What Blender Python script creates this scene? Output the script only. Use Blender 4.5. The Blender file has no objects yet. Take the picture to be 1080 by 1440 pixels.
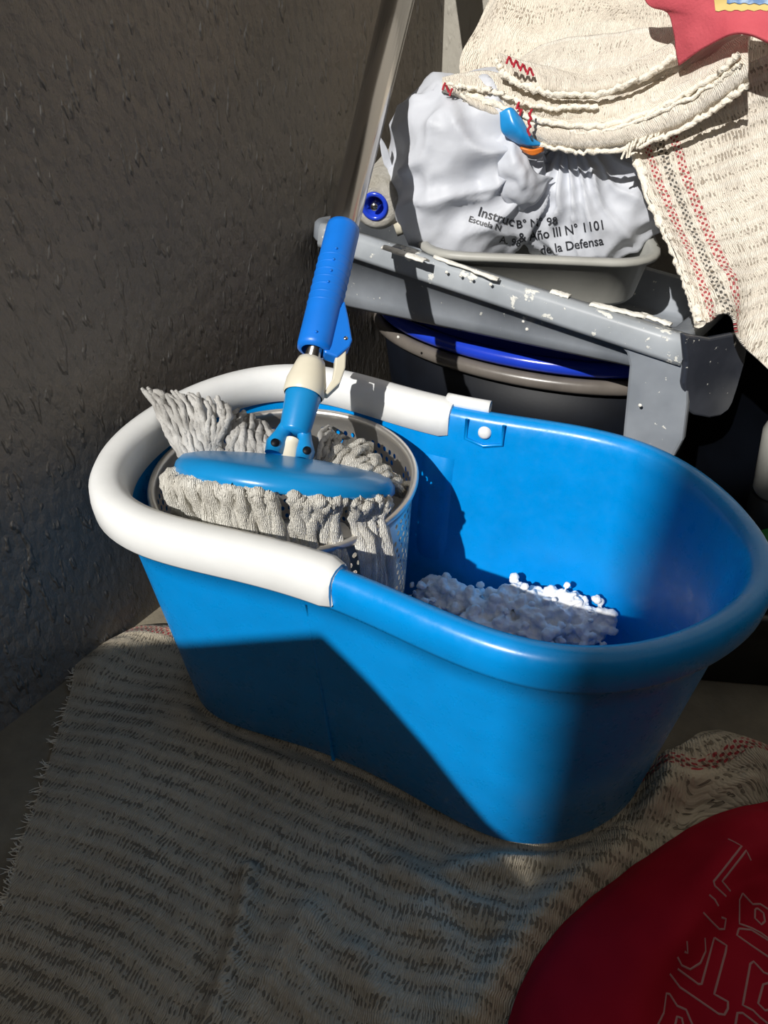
import bpy, bmesh, math, random
import numpy as np
from mathutils import Vector, Matrix, noise
from mathutils.bvhtree import BVHTree
random.seed(7); rng = np.random.default_rng(7)
S = bpy.context.scene
C = S.collection

# ---------------------------------------------------------------- camera
F, PITCH, ROLL, H = 1006.3, .627, .0083, .5369
cam = bpy.data.cameras.new('camera'); camo = bpy.data.objects.new('camera', cam); C.objects.link(camo)
cam.sensor_fit = 'VERTICAL'; cam.sensor_height = 36; cam.lens = 36 * F / 1440
cam.clip_start = .02
camo.location = (0, 0, H)
camo.rotation_euler = (Matrix.Rotation(math.pi / 2 - PITCH, 3, 'X') @ Matrix.Rotation(-ROLL, 3, 'Z')).to_euler()
S.camera = camo

# ---------------------------------------------------------------- light
SUN_D = Vector((.538, .843, -.72)).normalized()
world = bpy.data.worlds.new('world'); S.world = world; world.use_nodes = True
wb = world.node_tree.nodes['Background']
wb.inputs[0].default_value = (1.0, .97, .93, 1); wb.inputs[1].default_value = .26
sl = bpy.data.lights.new('sun', 'SUN'); sl.energy = 4.3; sl.angle = math.radians(.6); sl.color = (1, .965, .91)
so = bpy.data.objects.new('sun', sl); C.objects.link(so)
so.rotation_euler = SUN_D.to_track_quat('-Z', 'Y').to_euler(); so.location = (-1, -1.5, 2)
S.view_settings.view_transform = 'Standard'; S.view_settings.look = 'None'
S.view_settings.exposure = 0; S.view_settings.gamma = 1; S.view_settings.use_curve_mapping = False

# ---------------------------------------------------------------- helpers
CR, SR, CP, SP = math.cos(ROLL), math.sin(ROLL), math.cos(PITCH), math.sin(PITCH)
def ray(px, py):
    a = px - 540; b = 720 - py
    x = (CR * a + SR * b) / F; y = (-SR * a + CR * b) / F
    return Vector((x, CP + y * SP, -SP + y * CP))
O = Vector((0, 0, H))
def atz(px, py, z): d = ray(px, py); return O + d * ((z - H) / d.z)
def aty(px, py, y): d = ray(px, py); return O + d * (y / d.y)
def onpl(px, py, P, N): d = ray(px, py); return O + d * ((Vector(P) - O).dot(N) / d.dot(N))

def thing(name, label, cat, loc=(0, 0, 0), group=None):
    o = bpy.data.objects.new(name, None); C.objects.link(o); o.location = loc
    o['label'] = label; o['category'] = cat; o.empty_display_size = .02
    if group: o['group'] = group
    return o
def tag(o, label=None, cat=None, group=None, kind=None):
    if label: o['label'] = label
    if cat: o['category'] = cat
    if group: o['group'] = group
    if kind: o['kind'] = kind
    return o
def mk(name, V, Fc, mat, parent=None, smooth=True, uv=None):
    me = bpy.data.meshes.new(name)
    me.from_pydata([tuple(v) for v in V], [], [tuple(f) for f in Fc])
    me.validate(); me.update()
    if mat: me.materials.append(mat)
    if smooth: me.polygons.foreach_set('use_smooth', [True] * len(me.polygons))
    if uv is not None:
        l = me.uv_layers.new(name='UVMap'); idx = np.zeros(len(me.loops), np.int32); me.loops.foreach_get('vertex_index', idx)
        l.data.foreach_set('uv', np.asarray(uv, np.float32)[idx].ravel())
    o = bpy.data.objects.new(name, me); C.objects.link(o)
    if parent:
        o.parent = parent; p = parent; loc = Vector((0, 0, 0))
        while p: loc += p.location; p = p.parent
        me.transform(Matrix.Translation(-loc))
    return o
def grid_faces(nu, nv, cu=False, cv=False):
    f = []
    for i in range(nu if cu else nu - 1):
        for j in range(nv if cv else nv - 1):
            a = i * nv + j; b = ((i + 1) % nu) * nv + j; c = ((i + 1) % nu) * nv + (j + 1) % nv; d = i * nv + (j + 1) % nv
            f.append((a, b, c, d))
    return f
def frames(pts):
    pts = [Vector(p) for p in pts]; n = len(pts); T = []
    for i in range(n):
        T.append((pts[min(i + 1, n - 1)] - pts[max(i - 1, 0)]).normalized())
    up = Vector((0, 0, 1)) if abs(T[0].z) < .9 else Vector((1, 0, 0))
    X = T[0].cross(up).normalized(); out = []
    for i in range(n):
        X = (X - T[i] * X.dot(T[i])).normalized(); out.append((pts[i], X, T[i].cross(X)))
    return out
def tube_data(pts, rad, seg=10, cap=True, flat=1.0, wob=0):
    fr = frames(pts); V = []; n = len(pts)
    for i, (p, X, Y) in enumerate(fr):
        r = rad[i] if hasattr(rad, '__len__') else rad
        for k in range(seg):
            a = 2 * math.pi * k / seg; rr = r * (1 + wob * (random.random() - .5))
            V.append(p + X * (rr * math.cos(a)) + Y * (rr * flat * math.sin(a)))
    Fc = grid_faces(n, seg, False, True)
    if cap: Fc.append(tuple(range(seg))[::-1]); Fc.append(tuple(range((n - 1) * seg, n * seg)))
    return V, Fc
def tube(name, pts, rad, mat, parent=None, seg=16, **k):
    V, Fc = tube_data(pts, rad, seg, **k); return mk(name, V, Fc, mat, parent)
def lathe(name, prof, base, axis, mat, parent=None, seg=48, smooth=True, cap=False):
    axis = Vector(axis).normalized(); q = axis.to_track_quat('Z', 'Y'); V = []
    for (r, h) in prof:
        for k in range(seg):
            a = 2 * math.pi * k / seg; V.append(Vector(base) + q @ Vector((r * math.cos(a), r * math.sin(a), h)))
    Fc = grid_faces(len(prof), seg, False, True)
    if cap: Fc.append(tuple(range(seg))[::-1]); Fc.append(tuple(range((len(prof) - 1) * seg, len(prof) * seg)))
    return mk(name, V, Fc, mat, parent, smooth)
def solid(o, t, off=1):
    m = o.modifiers.new('solid', 'SOLIDIFY'); m.thickness = t; m.offset = off; return o
def bevel(o, w, seg=3):
    m = o.modifiers.new('bevel', 'BEVEL'); m.width = w; m.segments = seg; m.limit_method = 'ANGLE'; m.angle_limit = math.radians(40); return o
def prism(name, poly, nrm, t, mat, parent=None, bev=.001):
    """polygon of 3D points given thickness t along nrm"""
    n = len(poly); nrm = Vector(nrm).normalized(); poly = [Vector(p) for p in poly]
    V = poly + [p + nrm * t for p in poly]
    Fc = [tuple(range(n)), tuple(range(2 * n - 1, n - 1, -1))] + [(i, i + n, (i + 1) % n + n, (i + 1) % n) for i in range(n)]
    o = mk(name, V, Fc, mat, parent, False)
    bm = bmesh.new(); bm.from_mesh(o.data); bmesh.ops.recalc_face_normals(bm, faces=bm.faces); bm.to_mesh(o.data); bm.free()
    if bev: bevel(o, bev, 2)
    return o
def catmull(P, m):
    P = [np.asarray(p, float) for p in P]; out = []; n = len(P)
    for k in range(m):
        t = k / (m - 1) * (n - 1); i = min(int(t), n - 2); t -= i
        p1, p2 = P[i], P[i + 1]; p0 = P[i - 1] if i > 0 else 2 * p1 - p2; p3 = P[i + 2] if i + 2 < n else 2 * p2 - p1
        out.append(.5 * ((2 * p1) + (-p0 + p2) * t + (2 * p0 - 5 * p1 + 4 * p2 - p3) * t * t + (-p0 + 3 * p1 - 3 * p2 + p3) * t ** 3))
    return np.array(out)
def sheet_pts(rows, nu, nv):
    R = np.array([catmull([tuple(p) for p in r], nu) for r in rows])     # rows x nu x 3
    return catmull(R, nv)                                                # nv x nu x 3
def grid_normals(P):
    du = np.gradient(P, axis=1); dv = np.gradient(P, axis=0); n = np.cross(du, dv); n /= np.linalg.norm(n, axis=2)[..., None] + 1e-12
    return n
def snoise(P, sc, seed=0):
    """smooth value noise on array of 3D points"""
    sh = P.shape[:-1]; q = (P.reshape(-1, 3) * sc)
    return np.array([noise.noise(Vector((a[0] + seed, a[1], a[2]))) for a in q]).reshape(sh)
def sheet(name, rows, nu, nv, mat, parent=None, disp=None, th=.0025, flip=False, nz=(.002, 25), seed=0, uvrot=False):
    P = sheet_pts(rows, nu, nv)
    L = lambda a, ax: np.concatenate([np.zeros_like(a.take([0], ax)[..., 0]), np.cumsum(np.linalg.norm(np.diff(a, axis=ax), axis=2), ax)], ax)
    U = L(P, 1); Vv = L(P, 0); Nn = grid_normals(P)
    if flip: Nn = -Nn
    uu, vv = np.meshgrid(np.linspace(0, 1, nu), np.linspace(0, 1, nv))
    d = nz[0] * snoise(P, nz[1], seed) + nz[0] * .5 * snoise(P, nz[1] * 2.3, seed + 5)
    if disp is not None: d = d + disp(uu, vv, P)
    P = P + Nn * d[..., None]
    uv = np.stack([U, Vv], 2).reshape(-1, 2)
    if uvrot: uv = uv[:, ::-1]
    o = mk(name, P.reshape(-1, 3), grid_faces(nv, nu), mat, parent, True, uv)
    if th: solid(o, th, 0)
    return o

# ---------------------------------------------------------------- materials
def lin(c):
    return tuple((x / 255 / 12.92 if x / 255 < .04045 else ((x / 255 + .055) / 1.055) ** 2.4) for x in c) + (1,)
class NT:
    def __init__(s, name, rough=.5, metal=0, spec=.5):
        s.m = bpy.data.materials.new(name); s.m.use_nodes = True; s.t = s.m.node_tree; s.b = s.t.nodes['Principled BSDF']
        s.b.inputs['Roughness'].default_value = rough; s.b.inputs['Metallic'].default_value = metal
        s.b.inputs['Specular IOR Level'].default_value = spec
    def n(s, typ, **k):
        nd = s.t.nodes.new(typ)
        for a, v in k.items():
            if hasattr(nd, a): setattr(nd, a, v)
            else: nd.inputs[a.replace('_', ' ')].default_value = v
        return nd
    def l(s, a, b): s.t.links.new(a, b)
    def math(s, op, a, b=None, c=None):
        nd = s.t.nodes.new('ShaderNodeMath'); nd.operation = op
        for i, v in enumerate((a, b, c)):
            if v is None: continue
            if isinstance(v, (int, float)): nd.inputs[i].default_value = v
            else: s.l(v, nd.inputs[i])
        return nd.outputs[0]
    def ramp(s, fac, stops):
        r = s.t.nodes.new('ShaderNodeValToRGB'); s.l(fac, r.inputs[0]); e = r.color_ramp.elements
        while len(e) < len(stops): e.new(.5)
        for i, (p, c) in enumerate(stops): e[i].position = p; e[i].color = c
        return r.outputs[0]
    def noise(s, scale, detail=4, rough=.5, vec=None):
        nd = s.t.nodes.new('ShaderNodeTexNoise'); nd.inputs['Scale'].default_value = scale; nd.inputs['Detail'].default_value = detail; nd.inputs['Roughness'].default_value = rough
        s.l(vec if vec is not None else s.obj(), nd.inputs['Vector']); return nd.outputs['Fac']
    def obj(s):
        if not hasattr(s, '_tc'): s._tc = s.t.nodes.new('ShaderNodeTexCoord')
        return s._tc.outputs['Object']
    def uv(s): s.obj(); return s._tc.outputs['UV']
    def bump(s, h, strength=.5, dist=.002, prev=None):
        b = s.t.nodes.new('ShaderNodeBump'); b.inputs['Strength'].default_value = strength; b.inputs['Distance'].default_value = dist
        s.l(h, b.inputs['Height'])
        if prev: s.l(prev, b.inputs['Normal'])
        s.l(b.outputs[0], s.b.inputs['Normal']); return b.outputs[0]
    def col(s, c):
        if isinstance(c, tuple): s.b.inputs['Base Color'].default_value = c
        else: s.l(c, s.b.inputs['Base Color'])
    def mix(s, fac, a, b):
        m = s.t.nodes.new('ShaderNodeMix'); m.data_type = 'RGBA'
        for sock, v in ((m.inputs[0], fac), (m.inputs[6], a), (m.inputs[7], b)):
            if isinstance(v, (tuple, float, int)): sock.default_value = v
            else: s.l(v, sock)
        return m.outputs[2]
def plastic(name, c, rough=.35, var=.06, scr=0, spec=.5, sss=0):
    t = NT(name, rough, 0, spec); a = lin(c); b = tuple(x * (1 - var * 3) for x in a[:3]) + (1,)
    t.col(t.ramp(t.noise(35, 5), [(.3, b), (.6, a)]))
    t.bump(t.noise(260, 2), .04, .001)
    if scr:
        r = t.ramp(t.noise(90, 6, .7), [(.3, (rough - .1,) * 3 + (1,)), (.7, (rough + .15,) * 3 + (1,))]); t.l(r, t.b.inputs['Roughness'])
    return t.m
M = {}
M['blue'] = plastic('blue_bucket_plastic', (0, 142, 222), .30, .03, 1)
M['blue_mop'] = plastic('blue_mop_plastic', (18, 138, 205), .30, .03)
M['blue_grip'] = plastic('blue_grip_plastic', (14, 118, 222), .38, .03)
M['white'] = plastic('white_plastic', (236, 238, 238), .33, .02)
M['cream'] = plastic('cream_plastic', (226, 220, 200), .38, .03)
M['navy'] = plastic('dark_navy_plastic', (11, 15, 23), .5, .1, 0, .2)
M['brownrim'] = plastic('grey_brown_plastic', (112, 106, 100), .30, .08)
M['royal'] = plastic('royal_blue_plastic', (34, 66, 200), .22, .04)
M['lightgrey'] = plastic('light_grey_plastic', (172, 172, 166), .45, .04)
M['black'] = plastic('black_plastic', (22, 26, 28), .45, .1)
M['green'] = plastic('green_plastic', (40, 120, 60), .4)
def mk_splash(name, base, paint=(225, 225, 218), amt=.66, scale=38, rough=.38, big=0):
    t = NT(name, rough)
    n1 = t.noise(scale, 5, .62); n2 = t.noise(scale * 4.2, 3, .6)
    m = t.math('MAXIMUM', t.ramp(n1, [(amt, (0, 0, 0, 1)), (amt + .02, (1, 1, 1, 1))]), t.ramp(n2, [(.70, (0, 0, 0, 1)), (.72, (1, 1, 1, 1))]))
    smear = t.ramp(t.noise(18, 4), [(.4, lin(base)), (.75, lin(tuple(min(255, x + 26) for x in base)))])
    t.col(t.mix(m, smear, lin(paint))); t.bump(m, .4, .0012)
    r = t.mix(m, (rough,) * 3 + (1,), (.75,) * 3 + (1,)); t.l(r, t.b.inputs['Roughness']); return t.m
M['greytray'] = mk_splash('grey_tray_plastic', (128, 134, 142), amt=.74)
M['greyrim'] = mk_splash('grey_tray_rim_spattered', (150, 156, 162), amt=.60, scale=46)
M['shadeapron'] = mk_splash('tray_end_shade_spattered', (48, 52, 62), amt=.67, scale=40, rough=.25)  # dark base colour carries the shade on the tray end
t = NT('dried_white_paint', .8); t.col(lin((232, 230, 222))); t.bump(t.noise(160, 4), .8, .003); M['paint'] = t.m
t = NT('chrome', .24, 1); t.col((.36, .34, .32, 1)); t.b.inputs['Coat Weight'].default_value = 1; t.b.inputs['Coat Roughness'].default_value = .16; t.b.inputs['Coat IOR'].default_value = 1.9; M['chrome'] = t.m
t = NT('perforated_steel', .38, .9); t.col((.80, .77, .72, 1)); t.bump(t.noise(120, 3), .06, .001); M['steel'] = t.m

def plaster(name, c1, c2, bumpd, sc=(170, 170, 75), specks=True):
    t = NT(name, .62); mp = t.n('ShaderNodeMapping'); t.l(t.obj(), mp.inputs[0]); mp.inputs['Scale'].default_value = (1, 1, .55)
    n1 = t.noise(95, 5, .6, mp.outputs[0]); n0 = t.noise(4, 3)
    vo = t.n('ShaderNodeTexVoronoi', Scale=120.0); t.l(mp.outputs[0], vo.inputs['Vector'])
    c = t.mix(t.ramp(n0, [(.3, (0, 0, 0, 1)), (.7, (1, 1, 1, 1))]), lin(c1), lin(c2))
    t.col(c)
    mp2 = t.n('ShaderNodeMapping'); t.l(t.obj(), mp2.inputs[0]); mp2.inputs['Scale'].default_value = (1, 1, .35)
    sk = t.ramp(t.noise(150, 2, .4, mp2.outputs[0]), [(.60, (0, 0, 0, 1)), (.72, (1, 1, 1, 1))])
    h = t.math('ADD', n1, t.math('MULTIPLY', t.math('SUBTRACT', 1, vo.outputs[0]), .35)); h = t.math('ADD', h, t.math('MULTIPLY', sk, .6)); t.bump(h, 1.0, bumpd)
    return t.m
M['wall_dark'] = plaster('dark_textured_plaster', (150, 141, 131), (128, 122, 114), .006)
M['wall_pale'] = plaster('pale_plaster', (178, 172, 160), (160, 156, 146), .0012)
t = NT('cement_floor', .75); t.col(t.ramp(t.noise(22, 6, .65), [(.3, lin((112, 104, 90))), (.7, lin((140, 132, 114)))])); t.bump(t.noise(130, 5), .5, .002); M['floor'] = t.m

def woven(name, c, pitch_u=.0031, pitch_v=.0046, band=.0145, hole=.55, stripes=(), dirt=.25, dark=(70, 62, 50), edge=None):
    """loose floor-cloth weave from UV in metres: warp columns, weft ridges, open holes"""
    t = NT(name, .92, 0, .1)
    if hasattr(t.b.inputs, 'get') and t.b.inputs.get('Sheen Weight'): t.b.inputs['Sheen Weight'].default_value = .1
    uv = t.uv()
    nz = t.n('ShaderNodeTexNoise', Scale=75.0, Detail=2.0); t.l(uv, nz.inputs['Vector'])
    nz2 = t.n('ShaderNodeTexNoise', Scale=11.0, Detail=2.0); t.l(uv, nz2.inputs['Vector'])
    def off(nd, amt):
        s = t.n('ShaderNodeVectorMath'); s.operation = 'SUBTRACT'; t.l(nd.outputs['Color'], s.inputs[0]); s.inputs[1].default_value = (.5, .5, .5)
        m = t.n('ShaderNodeVectorMath'); m.operation = 'SCALE'; t.l(s.outputs[0], m.inputs[0]); m.inputs['Scale'].default_value = amt; return m.outputs[0]
    a = t.n('ShaderNodeVectorMath'); t.l(uv, a.inputs[0]); t.l(off(nz, .0052), a.inputs[1])
    b = t.n('ShaderNodeVectorMath'); t.l(a.outputs[0], b.inputs[0]); t.l(off(nz2, .014), b.inputs[1])
    sp = t.n('ShaderNodeSeparateXYZ'); t.l(b.outputs[0], sp.inputs[0]); u, v = sp.outputs[0], sp.outputs[1]
    tw = 2 * math.pi
    row = t.math('FLOOR', t.math('DIVIDE', v, pitch_v))
    rs = t.math('MULTIPLY', t.math('SINE', t.math('MULTIPLY', row, 12.9898)), 2.1)
    cu = t.math('SINE', t.math('ADD', t.math('MULTIPLY', u, tw / pitch_u), rs))          # columns, phase per row
    cv = t.math('COSINE', t.math('MULTIPLY', v, tw / pitch_v))                            # rows
    bd = t.math('COSINE', t.math('MULTIPLY', v, tw / band))                               # dense weft ridge every band
    nn = t.noise(160, 3, .6, uv); nl = t.noise(14, 3, .5, uv)
    # slit = high cu, off the row crossing, off the dense band
    mpv = t.n('ShaderNodeMapping'); t.l(b.outputs[0], mpv.inputs[0]); mpv.inputs['Scale'].default_value = (1, .42, 1)
    ne = t.noise(430, 2, .5, mpv.outputs[0])
    sl_ = t.math('ADD', t.math('MULTIPLY', cu, .30), t.math('MULTIPLY', cv, -.16))
    sl_ = t.math('ADD', sl_, t.math('MULTIPLY', bd, -.36))
    sl_ = t.math('ADD', sl_, t.math('MULTIPLY', t.math('SUBTRACT', nl, .5), 1.5))
    sl_ = t.math('ADD', sl_, t.math('MULTIPLY', t.math('SUBTRACT', ne, .5), 2.6))
    hm = t.ramp(sl_, [(hole, (0, 0, 0, 1)), (hole + .14, (1, 1, 1, 1))])
    base = t.ramp(t.noise(9, 4, .6, uv), [(.3, tuple(x * (1 - dirt) for x in lin(c)[:3]) + (1,)), (.65, lin(c))])
    colr = t.mix(t.ramp(t.math('ADD', bd, t.math('MULTIPLY', nn, .6)), [(.95, (0, 0, 0, 1)), (1.25, (.14, .14, .14, 1))]), base, lin(tuple(min(255, x + 34) for x in c)))
    spu = t.n('ShaderNodeSeparateXYZ'); t.l(a.outputs[0], spu.inputs[0])
    ck = t.math('ADD', t.math('SINE', t.math('MULTIPLY', t.math('ADD', spu.outputs[0], spu.outputs[1]), tw / .0052)), t.math('SINE', t.math('MULTIPLY', t.math('SUBTRACT', spu.outputs[0], spu.outputs[1]), tw / .0060)))
    ckm = t.ramp(ck, [(.35, (0, 0, 0, 1)), (.5, (1, 1, 1, 1))])
    for ax, x0, w, cc in stripes:
        d = t.math('ABSOLUTE', t.math('SUBTRACT', spu.outputs[ax], x0))
        m = t.math('MULTIPLY', t.math('LESS_THAN', d, w), t.math('ADD', t.math('MULTIPLY', ckm, .8), .12))
        colr = t.mix(m, colr, lin(cc))
    t.col(t.mix(t.math('MULTIPLY', hm, .62), colr, lin(dark)))
    hh = t.math('ADD', t.math('MULTIPLY', t.math('ABSOLUTE', cu), .35), t.math('MULTIPLY', t.math('MULTIPLY', hm, -1.2), 1))
    hh = t.math('ADD', hh, t.math('MULTIPLY', bd, .35)); hh = t.math('ADD', hh, t.math('MULTIPLY', ne, 1.4))
    t.bump(hh, .8, .0022)
    return t.m
RED = (176, 44, 58)
M['cloth_floor'] = woven('floor_cloth_weave', (200, 188, 166), hole=.40, stripes=((1, .020, .006, RED),))
M['cloth_hang'] = woven('hanging_cloth_weave', (240, 231, 216), hole=.55, stripes=((0, .013, .0035, RED), (0, .024, .0035, (70, 68, 66)), (0, .036, .0038, RED)), dark=(120, 104, 84))
M['cloth_fold'] = woven('folded_cloth_weave', (243, 234, 219), pitch_u=.0026, band=.03, hole=.9, dark=(150, 134, 112), dirt=.12)
M['cloth_back'] = woven('back_cloth_weave', (236, 226, 210), pitch_u=.0034, pitch_v=.0055, band=.05, hole=.68, dark=(130, 112, 92), dirt=.12)
t = NT('red_yarn', .9); t.col(lin((178, 40, 56))); M['redyarn'] = t.m
t = NT('cotton_hem', .95); t.col(lin((246, 238, 222))); t.bump(t.noise(420, 3), .9, .002); M['hem'] = t.m
t = NT('red_jersey', .8, 0, .15); t.col(t.ramp(t.noise(14, 3), [(.3, lin((150, 8, 34))), (.7, lin((166, 14, 40)))])); t.bump(t.noise(900, 2), .15, .0005); M['red'] = t.m
t = NT('faded_print', .7); t.col(lin((168, 122, 122))); M['print'] = t.m
t = NT('mop_yarn', .9, 0, .15); t.col(t.ramp(t.noise(60, 4), [(.3, lin((206, 202, 192))), (.65, lin((240, 238, 230)))])); 
mpn = t.n('ShaderNodeTexWave', Scale=260.0, Distortion=6.0); t.l(t.obj(), mpn.inputs['Vector']); 
t.bump(t.math('ADD', t.noise(500, 4, .7), t.math('MULTIPLY', mpn.outputs['Fac'], .4)), .9, .0022); M['yarn'] = t.m
t = NT('wet_mop_yarn', .75, 0, .3); t.col(t.ramp(t.noise(60, 4), [(.3, lin((158, 156, 152))), (.65, lin((206, 205, 202)))])); t.bump(t.noise(420, 4, .7), .9, .002); M['wetyarn'] = t.m
t = NT('foam', .7, 0, .3); t.col(lin((250, 252, 255))); t.bump(t.noise(420, 4, .7), .6, .002)
t.b.inputs['Subsurface Weight'].default_value = .25; t.b.inputs['Subsurface Radius'].default_value = (.004, .004, .005); M['foam'] = t.m
t = NT('bag_film', .48, 0, .35); t.col(lin((216, 220, 229))); t.bump(t.noise(38, 3, .5), .25, .006)
tr = t.t.nodes.new('ShaderNodeBsdfTranslucent'); tr.inputs[0].default_value = lin((220, 226, 236)); ms = t.t.nodes.new('ShaderNodeMixShader'); ms.inputs[0].default_value = .18
t.l(t.b.outputs[0], ms.inputs[1]); t.l(tr.outputs[0], ms.inputs[2]); t.l(ms.outputs[0], t.t.nodes['Material Output'].inputs[0]); M['bag'] = t.m
t = NT('bag_ink', .5); t.col(lin((44, 46, 52))); M['ink'] = t.m
t = NT('roller_fleece', .95, 0, .1); t.col(t.ramp(t.noise(70, 4), [(.3, lin((200, 194, 180))), (.6, lin((236, 232, 222)))])); t.bump(t.noise(330, 5, .8), 1, .005); M['fleece'] = t.m
t = NT('packet_print', .3); t.col(t.ramp(t.noise(60, 1), [(.5, lin((30, 140, 210))), (.55, lin((40, 150, 220)))])); M['packetblue'] = t.m
t = NT('packet_orange', .3); t.col(lin((236, 130, 50))); M['packetorange'] = t.m
t = NT('label_yellow', .6); t.col(lin((214, 188, 110))); M['yellow'] = t.m
t = NT('label_blue', .6); t.col(t.ramp(t.noise(160, 3), [(.4, lin((90, 130, 180))), (.6, lin((160, 186, 214)))])); M['labelblue'] = t.m
t = NT('red_fabric', .85); t.col(t.ramp(t.noise(30, 3), [(.3, lin((190, 76, 88))), (.7, lin((206, 90, 100)))])); t.bump(t.noise(500, 2), .4, .001); M['redfab'] = t.m
t = NT('water', .05); t.col((.7, .85, .95, 1)); t.b.inputs['Transmission Weight'].default_value = .9; t.b.inputs['IOR'].default_value = 1.33; M['water'] = t.m

# ---------------------------------------------------------------- room
WL_P = Vector((-.348, .407, 0)); WU = Vector((.542, .840, 0)).normalized(); WN = Vector((WU.y, -WU.x, 0))   # left wall direction, normal into the room
COR = Vector((.0787, 1.069, 0)); BU = WN.copy(); BN = -WU                                                   # back wall
def struct(o): o['kind'] = 'structure'; return o
def slab(name, p0, du, dv, t, nrm, mat):
    p0 = Vector(p0); poly = [p0, p0 + du, p0 + du + dv, p0 + dv]
    return struct(prism(name, poly, nrm, t, mat, None, 0))
slab('floor', (-3, -3, 0), Vector((6, 0, 0)), Vector((0, 6, 0)), .1, (0, 0, -1), M['floor'])
Z = Vector((0, 0, 1))
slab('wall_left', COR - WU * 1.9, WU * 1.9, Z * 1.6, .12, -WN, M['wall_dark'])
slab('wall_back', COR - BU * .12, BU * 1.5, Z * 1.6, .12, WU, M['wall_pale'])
# unseen sun blockers added behind the camera, shaped to cast the shadow edges
near = [(-2.2, 0), (-2.2, .70), (-.90, .735), (-.668, .756), (-.494, .778), (-.451, .731), (-.398, .667), (-.343, .589), (-.28, .515), (.6, .50), (.6, 0)]
struct(prism('sun_blocker_near', [Vector((x, -.35, z)) for x, z in near], (0, -1, 0), .012, M['wall_dark'], None, 0))
slab('sun_blocker_far', (-2.0, -3.0, 0), Vector((4.6, 0, 0)), Z * 3.23, .2, (0, -1, 0), M['wall_dark'])
slab('reflection_overhang', (-.35, .55, 1.6), Vector((1.7, 0, 0)), Vector((0, .9, 0)), .08, (0, 0, 1), M['wall_dark'])  # unseen overhang added to give the chrome dark reflections
slab('ambient_blocker_right', (.74, -.5, 0), Vector((.12, 1.1, 0)), Z * 1.3, .1, (1, 0, 0), M['wall_dark'])  # unseen slab added to cut ambient light from the right

# ---------------------------------------------------------------- blue bucket
BC = Vector((.0221, .4392, 0)); BA = -.4578; BL = .2367; BNN = 2.1339; BCF = (.1164, .0119, .1209, -.0477, -.0801)
BE = Vector((math.cos(BA), math.sin(BA), 0)); BV = Vector((-math.sin(BA), math.cos(BA), 0))
def bl(u, v, z): return BC + BE * u + BV * v + Z * z
NB = 160
def outl(t):
    u = math.cos(t); w = max(1 - abs(u) ** BNN, 0) ** (1 / BNN) * sum(c * u ** i for i, c in enumerate(BCF))
    return BL * u, w * (1 if math.sin(t) >= 0 else -1)
def resample():
    P = [outl(2 * math.pi * i / 4000) for i in range(4000)]
    P = np.array(P); d = np.r_[0, np.cumsum(np.linalg.norm(np.roll(P, -1, 0) - P, axis=1))]
    Q = np.vstack([P, P[:1]]); s = np.linspace(0, d[-1], NB, endpoint=False)
    P = np.stack([np.interp(s, d, Q[:, 0]), np.interp(s, d, Q[:, 1])], 1)
    for _ in range(3): P = (np.roll(P, 1, 0) + P * 2 + np.roll(P, -1, 0)) / 4
    T = np.roll(P, -1, 0) - np.roll(P, 1, 0); T /= np.linalg.norm(T, axis=1)[:, None]
    return P, np.stack([T[:, 1], -T[:, 0]], 1)
BP, BNm = resample()
def ring(i, off, z): p = BP[i % NB] + BNm[i % NB] * off; return bl(p[0], p[1], z)
prof = [(-.034, .0035), (-.030, .004), (-.0275, .008), (-.018, .10), (-.0085, .19), (-.0065, .2205), (.0030, .2205), (.0065, .2222), (.0078, .226), (.0088, .239), (.0075, .2455), (.0040, .2492), (-.001, .2502), (-.0055, .2485), (-.0085, .2440), (-.0100, .236), (-.0118, .20), (-.0205, .11), (-.0300, .022), (-.036, .014)]
V = [ring(i, o_, z) for i in range(NB) for (o_, z) in prof]
Fc = grid_faces(NB, len(prof), True, False)
npf = len(prof)
Fc.append(tuple(i * npf for i in range(NB))); Fc.append(tuple(i * npf + npf - 1 for i in range(NB))[::-1])
bucket = thing('mop_bucket', 'large blue plastic oval mop bucket with folded white carry handle, standing on the floor cloth', 'bucket', bl(0, 0, .0035))
bo = mk('bucket_body', V, Fc, M['blue'], bucket)
# white handle band round the left lobe
def band_idx(px, py):
    best = None
    for i in range(NB):
        p = ring(i, 0, .25); q = (p - O); d = q.y * CP - q.z * SP
        x = F * q.x / d; y = F * (q.y * SP + q.z * CP) / d; X = 540 + x; Y = 720 - y
        e = (X - px) ** 2 + (Y - py) ** 2
        if best is None or e < best[0]: best = (e, i)
    return best[1]
i0 = band_idx(640, 575); i1 = band_idx(478, 806)
idx = list(range(i0, i1 + 1))
bp = [(.0092, .2275), (.0115, .2270), (.0130, .2295), (.0135, .239), (.0125, .2475), (.0090, .2530), (.0030, .2555), (-.0050, .2552), (-.0105, .2520), (-.0136, .2450), (-.0140, .2260), (-.0112, .2250), (-.0106, .243), (-.0060, .2505), (.0040, .2512), (.0085, .2465), (.0100, .239)]
V = []
for k, i in enumerate(idx):
    e = min(k, len(idx) - 1 - k); s = 1 if e > 0 else .86
    for (o_, z) in bp: V.append(ring(i, .002 + (o_ - .002) * s, .236 + (z - .236) * s))
Fc = grid_faces(len(idx), len(bp), False, True); nb = len(bp)
Fc.append(tuple(range(nb))[::-1]); Fc.append(tuple(range((len(idx) - 1) * nb, len(idx) * nb)))
hb = mk('carry_handle', V, Fc, M['white'], bucket); hb['label'] = 'white rounded carry handle folded down over the rim'
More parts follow.
